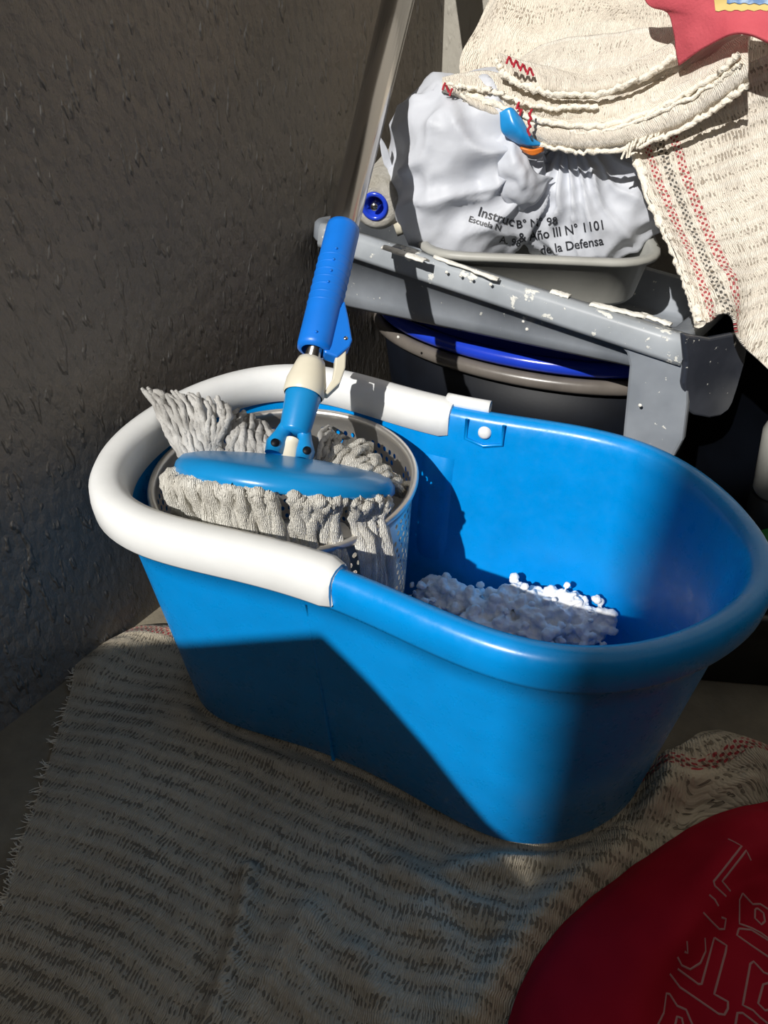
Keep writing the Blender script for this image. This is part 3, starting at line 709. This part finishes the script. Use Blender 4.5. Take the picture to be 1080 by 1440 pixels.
# ---------------------------------------------------------------- paint roller
rc = aty(527, 290, .765); rd = Vector((.25, .95, .10)).normalized()
rol = thing('paint_roller', 'fluffy white paint roller with blue core, lying in the grey tray left of the bag', 'paint roller', rc)
pf = [(.010, .002), (.013, -.001), (.020, .001), (.0255, .007)] + [(.0265, .02 + .02 * k) for k in range(6)] + [(.02, .15), (.0001, .15)]
rv = lathe('roller_sleeve', pf, rc, rd, M['fleece'], rol, 56)
lathe('roller_core', [(.0135, .004), (.0142, -.0015), (.0118, -.0030), (.0095, -.001), (.0085, .010), (.0001, .011)], rc, rd, M['royal'], rol, 32)
lathe('roller_axle', [(.0001, -.004), (.003, -.004), (.0045, -.002), (.005, .012)], rc, rd, M['chrome'], rol, 16)
tube('roller_frame', [aty(556, 322, .775), aty(574, 315, .775), aty(600, 322, .775), aty(632, 336, .78)], [.008, .0085, .006, .005], M['cream'], rol, 12)

# ---------------------------------------------------------------- cloths upper right
def ridges(uu, vv, n, amp, warp, ph=0):
    x = vv * n + warp * np.sin(uu * 4 + ph) + ph; return amp * (np.abs(np.sin(np.pi * x)) ** .6)
d0 = BDEP
# back cloth heap
sheet('draped_cloth', [[aty(706, -40, .93), aty(740, -60, .95), aty(800, -60, .92), aty(900, -60, .86), aty(1000, -60, .80), aty(1130, -60, .74)],
    [aty(672, 40, .90), aty(715, 20, .90), aty(800, 10, .86), aty(900, 10, .80), aty(1000, 20, .76), aty(1130, 20, .72)],
    [aty(650, 95, .88), aty(700, 90, .86), aty(800, 85, .82), aty(900, 70, .78), aty(1000, 70, .74), aty(1130, 70, .70)],
    [aty(655, 150, .86), aty(705, 150, .84), aty(800, 160, .80), aty(900, 160, .77), aty(1000, 150, .74), aty(1130, 130, .70)],
    [aty(680, 290, .86), aty(760, 290, .86), aty(850, 290, .84), aty(920, 300, .82), aty(1000, 300, .80), aty(1130, 300, .78)]],
    150, 130, M['cloth_back'], None, lambda u, v, P: .006 * np.sin(u * 9 + v * 5) + .003 * np.sin(u * 23 - v * 9), flip=True, nz=(.010, 12))
tag(bpy.data.objects['draped_cloth'], 'cream cotton floor cloth spread at the very back against the pale wall', 'cloth')
# hanging cloth on the right
hr = [[aty(880, 170, .74), aty(960, 140, .72), aty(1040, 95, .70), aty(1140, 50, .68)],
      [aty(893, 225, .71), aty(975, 205, .69), aty(1060, 185, .68), aty(1150, 170, .66)],
      [aty(920, 295, .67), aty(990, 290, .65), aty(1070, 280, .64), aty(1160, 270, .62)],
      [aty(948, 355, .63), aty(1010, 360, .61), aty(1080, 360, .60), aty(1165, 360, .58)],
      [aty(968, 410, .595), aty(1020, 410, .58), aty(1080, 430, .57), aty(1165, 440, .55)],
      [aty(982, 457, .572), aty(1024, 448, .56), aty(1078, 520, .55), aty(1165, 560, .53)]]
hg = thing('hanging_cloth', 'loose cream floor cloth with red and dark woven stripes hanging down at the right edge', 'cloth', aty(1000, 300, .56))
sheet('cloth_panel', hr, 170, 210, M['cloth_hang'], hg, lambda u, v, P: .004 * np.sin(u * 16 + v * 3) * v + .0035 * np.exp(-((u - .02) / .03) ** 2), flip=True, nz=(.003, 30))
he = [r[0] for r in hr]; hp = catmull([tuple(p) for p in he], 60)
hp = [Vector(p) + Vector((0, -.003, .001)) + jit(.0006) for p in hp]
V, Fc = tube_data(hp, [.0042 * random.uniform(.8, 1.15) for _ in hp], 10, True, .8, .2); mk('rolled_hem', V, Fc, M['hem'], hg)
# folded cloth on top of the bag: stacked folded layers, each a thick fold
fold = thing('folded_cloth', 'folded cream floor cloth with red stitched ends lying on top of the white bag', 'cloth', aty(850, 160, d0 - .05))
def lay(top, bot, dy0, dy1, seed, nfold=1, puff=.008):
    n = len(top); R = []
    for s, bul, zz in ((0, 0, 0), (.25, .6, 0), (.55, 1, 0), (.85, .8, 0), (1, .15, 0), (1.0, -1.0, 0)):
        row = []
        for (a, b) in zip(top, bot):
            x = a[0] + (b[0] - a[0]) * s; y = a[1] + (b[1] - a[1]) * s; yy = (a[2] + (b[2] - a[2]) * s) - puff * bul * 1.4; row.append(aty(x, y, yy))
        R.append(row)
    return sheet('cloth_fold', R, 190, 46, M['cloth_fold'], fold, None, flip=True, nz=(.0020, 45), seed=seed, th=.003)
e = d0 - .045
lay([(700, 110, e + .03), (770, 60, e + .03), (850, 50, e + .02), (930, 40, e), (1040, 40, e - .03)], [(640, 118, e + .02), (700, 160, e + .015), (830, 165, e - .01), (930, 130, e - .02), (1045, 60, e - .05)], 0, 0, 1)
lay([(622, 112, e + .02), (680, 100, e + .02), (760, 125, e + .005), (860, 135, e - .01), (960, 95, e - .03), (1055, 45, e - .06)], [(622, 126, e + .015), (690, 150, e + .01), (770, 170, e - .005), (860, 172, e - .02), (960, 135, e - .045), (1048, 80, e - .07)], 0, 0, 2)
lay([(640, 128, e + .012), (700, 145, e + .005), (770, 165, e - .01), (860, 160, e - .025), (960, 120, e - .05), (1052, 60, e - .075)], [(668, 150, e + .008), (726, 178, e - .006), (780, 205, e - .018), (870, 205, e - .035), (970, 170, e - .06), (1052, 112, e - .085)], 0, 0, 3)
lay([(700, 78, e + .02), (760, 92, e + .01), (830, 105, e), (900, 85, e - .012), (960, 55, e - .02)], [(708, 108, e + .01), (760, 128, e - .004), (830, 132, e - .012), (900, 112, e - .025), (970, 78, e - .035)], 0, 0, 4)
# thick hems of the folded edges
def hem(pts, r, par, mat='hem', nm='rolled_hem'):
    P = catmull([tuple(aty(*p)) for p in pts], 70); P = [Vector(p) + jit(.0007) for p in P]
    V, Fc = tube_data(P, [r * random.uniform(.75, 1.2) for _ in P], 9, True, .8, .3); mk(nm, V, Fc, M[mat], par)
hem([(655, 132, e + .002), (700, 148, e - .008), (770, 172, e - .024), (850, 176, e - .036), (930, 150, e - .055), (1000, 110, e - .075), (1040, 75, e - .088)], .0032, fold)
hem([(650, 140, e + .004), (720, 165, e - .012), (800, 186, e - .028), (870, 180, e - .042), (940, 152, e - .06), (1005, 118, e - .078), (1046, 88, e - .09)], .0024, fold)
hem([(740, 200, e - .018), (800, 212, e - .030), (870, 211, e - .044), (950, 186, e - .066), (1010, 150, e - .082), (1052, 118, e - .094)], .0028, fold)
hem([(700, 84, e + .006), (712, 108, e - .004), (760, 128, e - .016), (830, 134, e - .026), (900, 112, e - .038), (960, 70, e - .046)], .0030, fold)
hem([(630, 120, e + .006), (690, 128, e - .004), (760, 150, e - .016), (840, 150, e - .028)], .0026, fold)
def stitches(px0, px1, n, y):
    for k in range(n):
        a = k / max(1, n - 1); x = px0[0] + (px1[0] - px0[0]) * a; yy = px0[1] + (px1[1] - px0[1]) * a; s = 1 if k % 2 else -1
        tube('red_stitch', [aty(x - 1.5, yy - 5 * s, y), aty(x, yy, y - .002), aty(x + 2, yy + 4 * s, y)], .0011, M['redyarn'], fold, 6)
stitches((714, 84), (748, 102), 8, e - .016)
stitches((746, 158), (743, 186), 6, e - .034)
stitches((624, 121), (634, 129), 3, e)
stitches((728, 148), (732, 158), 3, e - .02)
# ragged fringe under the front edge
for k in range(16):
    x = 880 + k * 5 + random.uniform(-2, 2); y0 = 204 - k * 2.6
    tube('fringe_thread', [aty(x, y0, e - .05), aty(x - 3, y0 + 8, e - .056), aty(x - 6 + random.uniform(-4, 4), y0 + 14 + random.uniform(0, 8), e - .05)], .0010, M['hem'], fold, 6)
# red cloth with printed label
rf = thing('red_towel', 'red fabric with a blue and yellow printed patch, at top right on the folded cloth', 'towel', aty(1000, 40, e - .04))
tp = sheet('towel_panel', [[aty(900, -60, e - .03), aty(960, -60, e - .05), aty(1030, -60, e - .07), aty(1120, -60, e - .09)], [aty(908, 2, e - .035), aty(962, 0, e - .055), aty(1030, 0, e - .075), aty(1120, 0, e - .095)], [aty(942, 20, e - .045), aty(985, 28, e - .065), aty(1036, 26, e - .085), aty(1120, 30, e - .105)], [aty(955, 92, e - .052), aty(996, 64, e - .075), aty(1044, 47, e - .098), aty(1120, 74, e - .118)]], 60, 50, M['redfab'], rf, None, flip=True, nz=(.0015, 40))
def decal(name, bvh, quad, nu, nv, mat, parent, off):
    V = []
    for j in range(nv):
        for i in range(nu):
            a, b = i / (nu - 1), j / (nv - 1)
            x = (quad[0][0] * (1 - a) + quad[1][0] * a) * (1 - b) + (quad[3][0] * (1 - a) + quad[2][0] * a) * b
            y = (quad[0][1] * (1 - a) + quad[1][1] * a) * (1 - b) + (quad[3][1] * (1 - a) + quad[2][1] * a) * b + 1.2 * math.sin(i * 1.7)
            d = ray(x, y).normalized(); h = bvh.ray_cast(O, d)[0]
            if h is None: h = aty(x, y, e - .1)
            V.append(h - d * off)
    return mk(name, V, grid_faces(nv, nu), mat, parent)
tb = bvh_of([tp])
decal('printed_patch', tb, [(1002, -20), (1110, -20), (1110, 14), (1006, 15)], 24, 8, M['yellow'], rf, .0022)
decal('patch_print', tb, [(1024, -20), (1110, -20), (1110, 7), (1022, 4)], 24, 8, M['labelblue'], rf, .0030)
# ---------------------------------------------------------------- dark things on the right
bs = thing('shade_filler_crate', 'black box standing in for shadow and a dark thing beside the blue bucket', 'crate', (.36, .56, 0))  # guessed box, stands in for the bucket's shadow and a dark thing
q0 = Vector((.268, .452, 0)); cu_ = Vector((.96, -.12, 0)).normalized(); cv_ = Vector((.12, .96, 0)).normalized()
def cl(a, b, c): return q0 + cu_ * a + cv_ * b + Z * c
V, Fc = trayshell(0, .13, 0, .11, .02, [(-.02, 0, 1), (-.012, .002, 1), (-.006, .06, 1), (-.001, .085, 1), (.004, .086, 1), (.004, .098, 1), (0, .1, 1), (-.005, .098, 1), (-.01, .06, 1), (-.02, .006, 1)], lambda x: 0, cl)
mk('crate_body', V, Fc, M['black'], bs)
bn = thing('gap_filler_bin', 'tall black round plastic bin added to keep the gap behind the bucket dark', 'bin', (.437, .727, 0))  # bin put in so the gap behind the bucket stays dark
lathe('bin_body', [(.0001, .002), (.070, .002), (.074, .01), (.084, .29), (.087, .29), (.088, .30), (.084, .302), (.080, .29), (.071, .014), (.0001, .012)], (.437, .727, 0), Z, M['navy'], bn, 56)
j1, j2 = aty(1084, 755, .60), aty(1106, 650, .60); jd = (j2 - j1).normalized(); jb = j1 - jd * (j1.z / jd.z); jl = (aty(1098, 690, .60) - jb).length
jg = thing('grey_bottle', 'grey bottle with black base cut by the right edge of the picture', 'bottle', jb)
lathe('bottle_body', [(.024, jl), (.026, jl + .004), (.026, jl + .07), (.018, jl + .09), (.0001, jl + .092)], jb, jd, M['lightgrey'], jg, 32)
lathe('bottle_base', [(.0001, .004), (.026, .004), (.028, .008), (.028, jl - .001), (.0245, jl)], jb, jd, M['black'], jg, 32)
gl = thing('green_lid', 'small green plastic lid at the right edge behind the bucket rim', 'lid', atz(1092, 768, .1) )
lathe('lid_disc', [(.0001, .008), (.018, .008), (.02, .006), (.02, 0), (.0001, 0)], atz(1092, 768, .1), Z, M['green'], gl, 28)

# ---------------------------------------------------------------- floor cloth
def seg_dist(P, poly):
    best = np.full(P.shape[:-1], 9.); 
    for a, b in zip(poly[:-1], poly[1:]):
        a = np.array(a[:2]); b = np.array(b[:2]); ab = b - a; t_ = np.clip(((P[..., :2] - a) @ ab) / (ab @ ab), 0, 1)
        best = np.minimum(best, np.linalg.norm(P[..., :2] - (a + t_[..., None] * ab), axis=-1))
    return best
nu, nv = 420, 320
back = [atz(x, y, 0) for (x, y) in [(112, 940), (165, 905), (230, 888)]]
p_l = back[-1]; p_r = atz(905, 1085, 0)
back += [p_l.lerp(p_r, .33), p_l.lerp(p_r, .66), p_r, atz(985, 1048, 0), atz(1040, 1050, 0), atz(1100, 1085, 0), atz(1180, 1120, 0)]
Bk = catmull([tuple(p) for p in back], nu)
left = [atz(x, y, 0) for (x, y) in [(112, 940), (84, 1030), (58, 1110), (30, 1190), (8, 1270), (-20, 1350), (-60, 1450), (-110, 1560)]]
Lf = catmull([tuple(p) for p in left], nv)
fr1 = np.array(atz(1500, 1600, 0)); Fr = Lf[-1] + (fr1 - Lf[-1]) * np.linspace(0, 1, nu)[:, None]
rt1 = Bk[-1]; Rt = rt1 + (fr1 - rt1) * np.linspace(0, 1, nv)[:, None]
uu, vv = np.meshgrid(np.linspace(0, 1, nu), np.linspace(0, 1, nv)); uu = uu[..., None]; vv = vv[..., None]
P = (1 - vv) * Bk[None] + vv * Fr[None] + (1 - uu) * Lf[:, None] + uu * Rt[:, None] - ((1 - uu) * (1 - vv) * Bk[0] + uu * (1 - vv) * Bk[-1] + (1 - uu) * vv * Fr[0] + uu * vv * Fr[-1])
# uv in metres
dU = np.concatenate([np.zeros((nv, 1)), np.cumsum(np.linalg.norm(np.diff(P, axis=1), axis=2), 1)], 1)
dV = np.concatenate([np.zeros((1, nu)), np.cumsum(np.linalg.norm(np.diff(P, axis=0), axis=2), 0)], 0)
RG = [([(352, 1232), (342, 1300), (318, 1390), (292, 1460)], .013, .006), ([(432, 1300), (395, 1360), (345, 1450)], .010, .011), ([(500, 1200), (440, 1290), (420, 1400)], .006, .018),
      ([(905, 1120), (960, 1085), (1020, 1075), (1100, 1110)], .030, .022), ([(860, 1165), (800, 1200), (730, 1215), (640, 1235)], .014, .010), ([(880, 1200), (780, 1275), (715, 1350), (660, 1450)], .016, .011),
      ([(560, 1225), (640, 1275), (700, 1300)], .010, .010), ([(600, 1300), (640, 1370), (620, 1450)], .012, .014), ([(140, 945), (190, 912), (245, 905)], .012, .020), ([(270, 1010), (350, 1060), (470, 1105), (560, 1150)], .006, .012),
      ([(500, 1350), (540, 1420), (560, 1500)], .009, .012), ([(900, 1150), (960, 1125), (1040, 1120)], .012, .010), ([(200, 1150), (180, 1300), (120, 1440)], .003, .02)]
hgt = np.zeros((nv, nu))
for poly, hh, ww in RG:
    pl_ = catmull([tuple(atz(x, y, 0)) for x, y in poly], 12); hgt += hh * np.exp(-(seg_dist(P, pl_) / ww) ** 2)
hgt += .0022 * snoise(P, 16, 2) + .0011 * snoise(P, 45, 4) + .0022
ld = np.array((p_r - p_l).normalized()); ln = np.array([ld[1], -ld[0], 0]); ln = ln if ln[1] < 0 else -ln
q_ = P - np.array(p_l); bw_ = np.clip((uu[..., 0] - .55) / .25, 0, 1); bw_ = bw_ * bw_ * (3 - 2 * bw_)
dV = dV * bw_ + (1 - bw_) * (q_ @ ln + .008 + .010 * np.sin((q_ @ ld) * 14)); dU = dU * bw_ + (1 - bw_) * (q_ @ ld + .12)
# flat under the bucket base
be = np.array([tuple(ring(i, -.0275, 0))[:2] for i in range(NB)])
cen = np.array(BC[:2]); loc2 = (P[..., :2] - cen) @ np.array([[BE.x, BV.x], [BE.y, BV.y]])
bb_ = np.array([BP[i] + BNm[i] * -.0275 for i in range(NB)])
dmin = np.full(P.shape[:2], 9.); ins = np.zeros(P.shape[:2], bool)
for i in range(NB):
    a = bb_[i]; b = bb_[(i + 1) % NB]; ab = b - a; t_ = np.clip(((loc2 - a) @ ab) / (ab @ ab), 0, 1); dmin = np.minimum(dmin, np.linalg.norm(loc2 - (a + t_[..., None] * ab), axis=-1))
    c_ = ((a[1] > loc2[..., 1]) != (b[1] > loc2[..., 1])) & (loc2[..., 0] < (b[0] - a[0]) * (loc2[..., 1] - a[1]) / (b[1] - a[1] + 1e-12) + a[0]); ins ^= c_
sd = np.where(ins, -dmin, dmin)
wgt = np.clip((sd - .001) / .018, 0, 1); wgt = wgt * wgt * (3 - 2 * wgt)
hgt = np.clip(hgt, .001, 1) * wgt + .0008
P[..., 2] = hgt
fc = thing('floor_cloth', 'loosely woven floor cloth with a red stripe, spread on the floor under the blue bucket', 'cloth', (0, .3, 0))
fcp = mk('cloth_panel', P.reshape(-1, 3), grid_faces(nv, nu), M['cloth_floor'], fc, True, np.stack([dU, dV], 2).reshape(-1, 2)); solid(fcp, .0016, 1)
V = []; Fc = []
for k in range(150):
    j = random.randint(2, nv - 90); p = Vector(P[j, 0]); q = Vector((-random.uniform(.002, .008), random.uniform(-.004, .006), random.uniform(-.001, .002)))
    a, b = tube_data([p + Vector((.002, 0, .0015)), p + q * .5 + Z * .001, p + q + jit(.001) + Z * .001], [.0005, .0004, .0002], 5); n0 = len(V); V += a; Fc += [tuple(n0 + i for i in f) for f in b]
tag(mk('cloth_fringe', V, Fc, M['hem'], fc), kind='stuff')
cb = BVHTree.FromPolygons([Vector(p) for p in P.reshape(-1, 3)], grid_faces(nv, nu))

# ---------------------------------------------------------------- red garment, bottom right
rg = thing('red_shirt', 'dark red jersey garment with pale outlined lettering, crumpled in the bottom right corner', 'garment', atz(950, 1350, 0))
Rr = [[atz(700, 1500, .012), atz(738, 1380, .012), atz(800, 1290, .012), atz(880, 1225, .014), atz(985, 1160, .018), atz(1040, 1136, .022), atz(1130, 1120, .024)],
      [atz(730, 1510, .030), atz(762, 1392, .030), atz(818, 1306, .030), atz(892, 1240, .032), atz(992, 1174, .038), atz(1046, 1150, .042), atz(1140, 1140, .040)],
      [atz(800, 1530, .042), atz(820, 1420, .044), atz(870, 1340, .046), atz(930, 1280, .050), atz(1010, 1215, .056), atz(1070, 1185, .054), atz(1160, 1180, .046)],
      [atz(870, 1540, .044), atz(884, 1440, .048), atz(915, 1370, .050), atz(965, 1310, .054), atz(1030, 1250, .050), atz(1090, 1230, .042), atz(1180, 1230, .036)],
      [atz(930, 1560, .034), atz(940, 1470, .036), atz(965, 1400, .038), atz(1010, 1340, .038), atz(1060, 1290, .036), atz(1120, 1270, .032), atz(1200, 1290, .030)],
      [atz(1010, 1600, .036), atz(1030, 1520, .038), atz(1060, 1450, .040), atz(1100, 1390, .040), atz(1140, 1340, .038), atz(1180, 1330, .034), atz(1260, 1370, .030)],
      [atz(1150, 1680, .03), atz(1180, 1600, .03), atz(1220, 1530, .03), atz(1260, 1470, .03), atz(1300, 1430, .03), atz(1340, 1420, .03), atz(1400, 1440, .02)]]
sh = sheet('garment_panel', Rr, 110, 120, M['red'], rg, None, th=.0015, nz=(.0025, 22), seed=9)
sb = bvh_of([sh])
STK = [[(850,172),(885,190),(925,212),(760,415),(765,440),(830,500)], [(975,290),(950,235),(808,412),(855,470)], [(733,492),(765,520),(785,555)], [(697,595),(740,640),(790,690),(820,690),(828,630),(800,620)],
 [(925,480),(908,520),(908,660),(985,690),(1040,720),(1100,765)], [(925,480),(985,545),(1030,545),(1110,600)], [(1000,575),(1000,630),(1040,670),(1060,650),(1050,600),(1015,572),(1000,575)], [(905,690),(895,730),(980,790),(1100,870)], [(905,690),(980,700),(1100,775)],
 [(760,740),(690,1015),(670,1015),(545,920)], [(760,740),(835,790),(830,830),(765,1075),(845,1120),(845,1160),(825,1195),(790,1190),(560,1030),(500,950)], [(545,850),(570,900),(620,925),(680,890),(710,820),(705,740)], [(600,760),(605,830),(585,820)],
 [(1100,965),(1055,950),(995,885),(975,900),(930,1140),(990,1170),(1030,1210),(1090,1256)], [(1100,1005),(1050,1020),(1020,1130),(1060,1170),(1100,1165)], [(885,1270),(900,1185),(930,1185),(1030,1262)], [(420,1270),(465,1180),(480,1065),(500,1070),(545,1140),(600,1165),(645,1270)], [(530,1270),(545,1205),(575,1215),(585,1270)]]
for st in STK:
    pts = []
    for a, b in zip(st[:-1], st[1:]):
        m = max(2, int(math.hypot(b[0] - a[0], b[1] - a[1]) / 20))
        for k in range(m): pts.append((a[0] + (b[0] - a[0]) * k / m, a[1] + (b[1] - a[1]) * k / m))
    pts.append(st[-1]); W = []; Nl = []
    for (x, y) in pts:
        d = ray(820 + x / 4.154, 1140 + y / 4.154).normalized(); h = sb.ray_cast(O, d)
        if h[0] is not None: n_ = h[1] if h[1].dot(d) < 0 else -h[1]; W.append(h[0]); Nl.append(n_)
    if len(W) < 2: continue
    V = []
    for i, (p, n_) in enumerate(zip(W, Nl)):
        tg = (W[min(i + 1, len(W) - 1)] - W[max(i - 1, 0)]).normalized(); sd_ = tg.cross(n_).normalized() * .00062
        V += [p + n_ * .0009 - sd_, p + n_ * .0012, p + n_ * .0009 + sd_]
    mk('print_outline', V, grid_faces(len(W), 3), M['print'], rg)
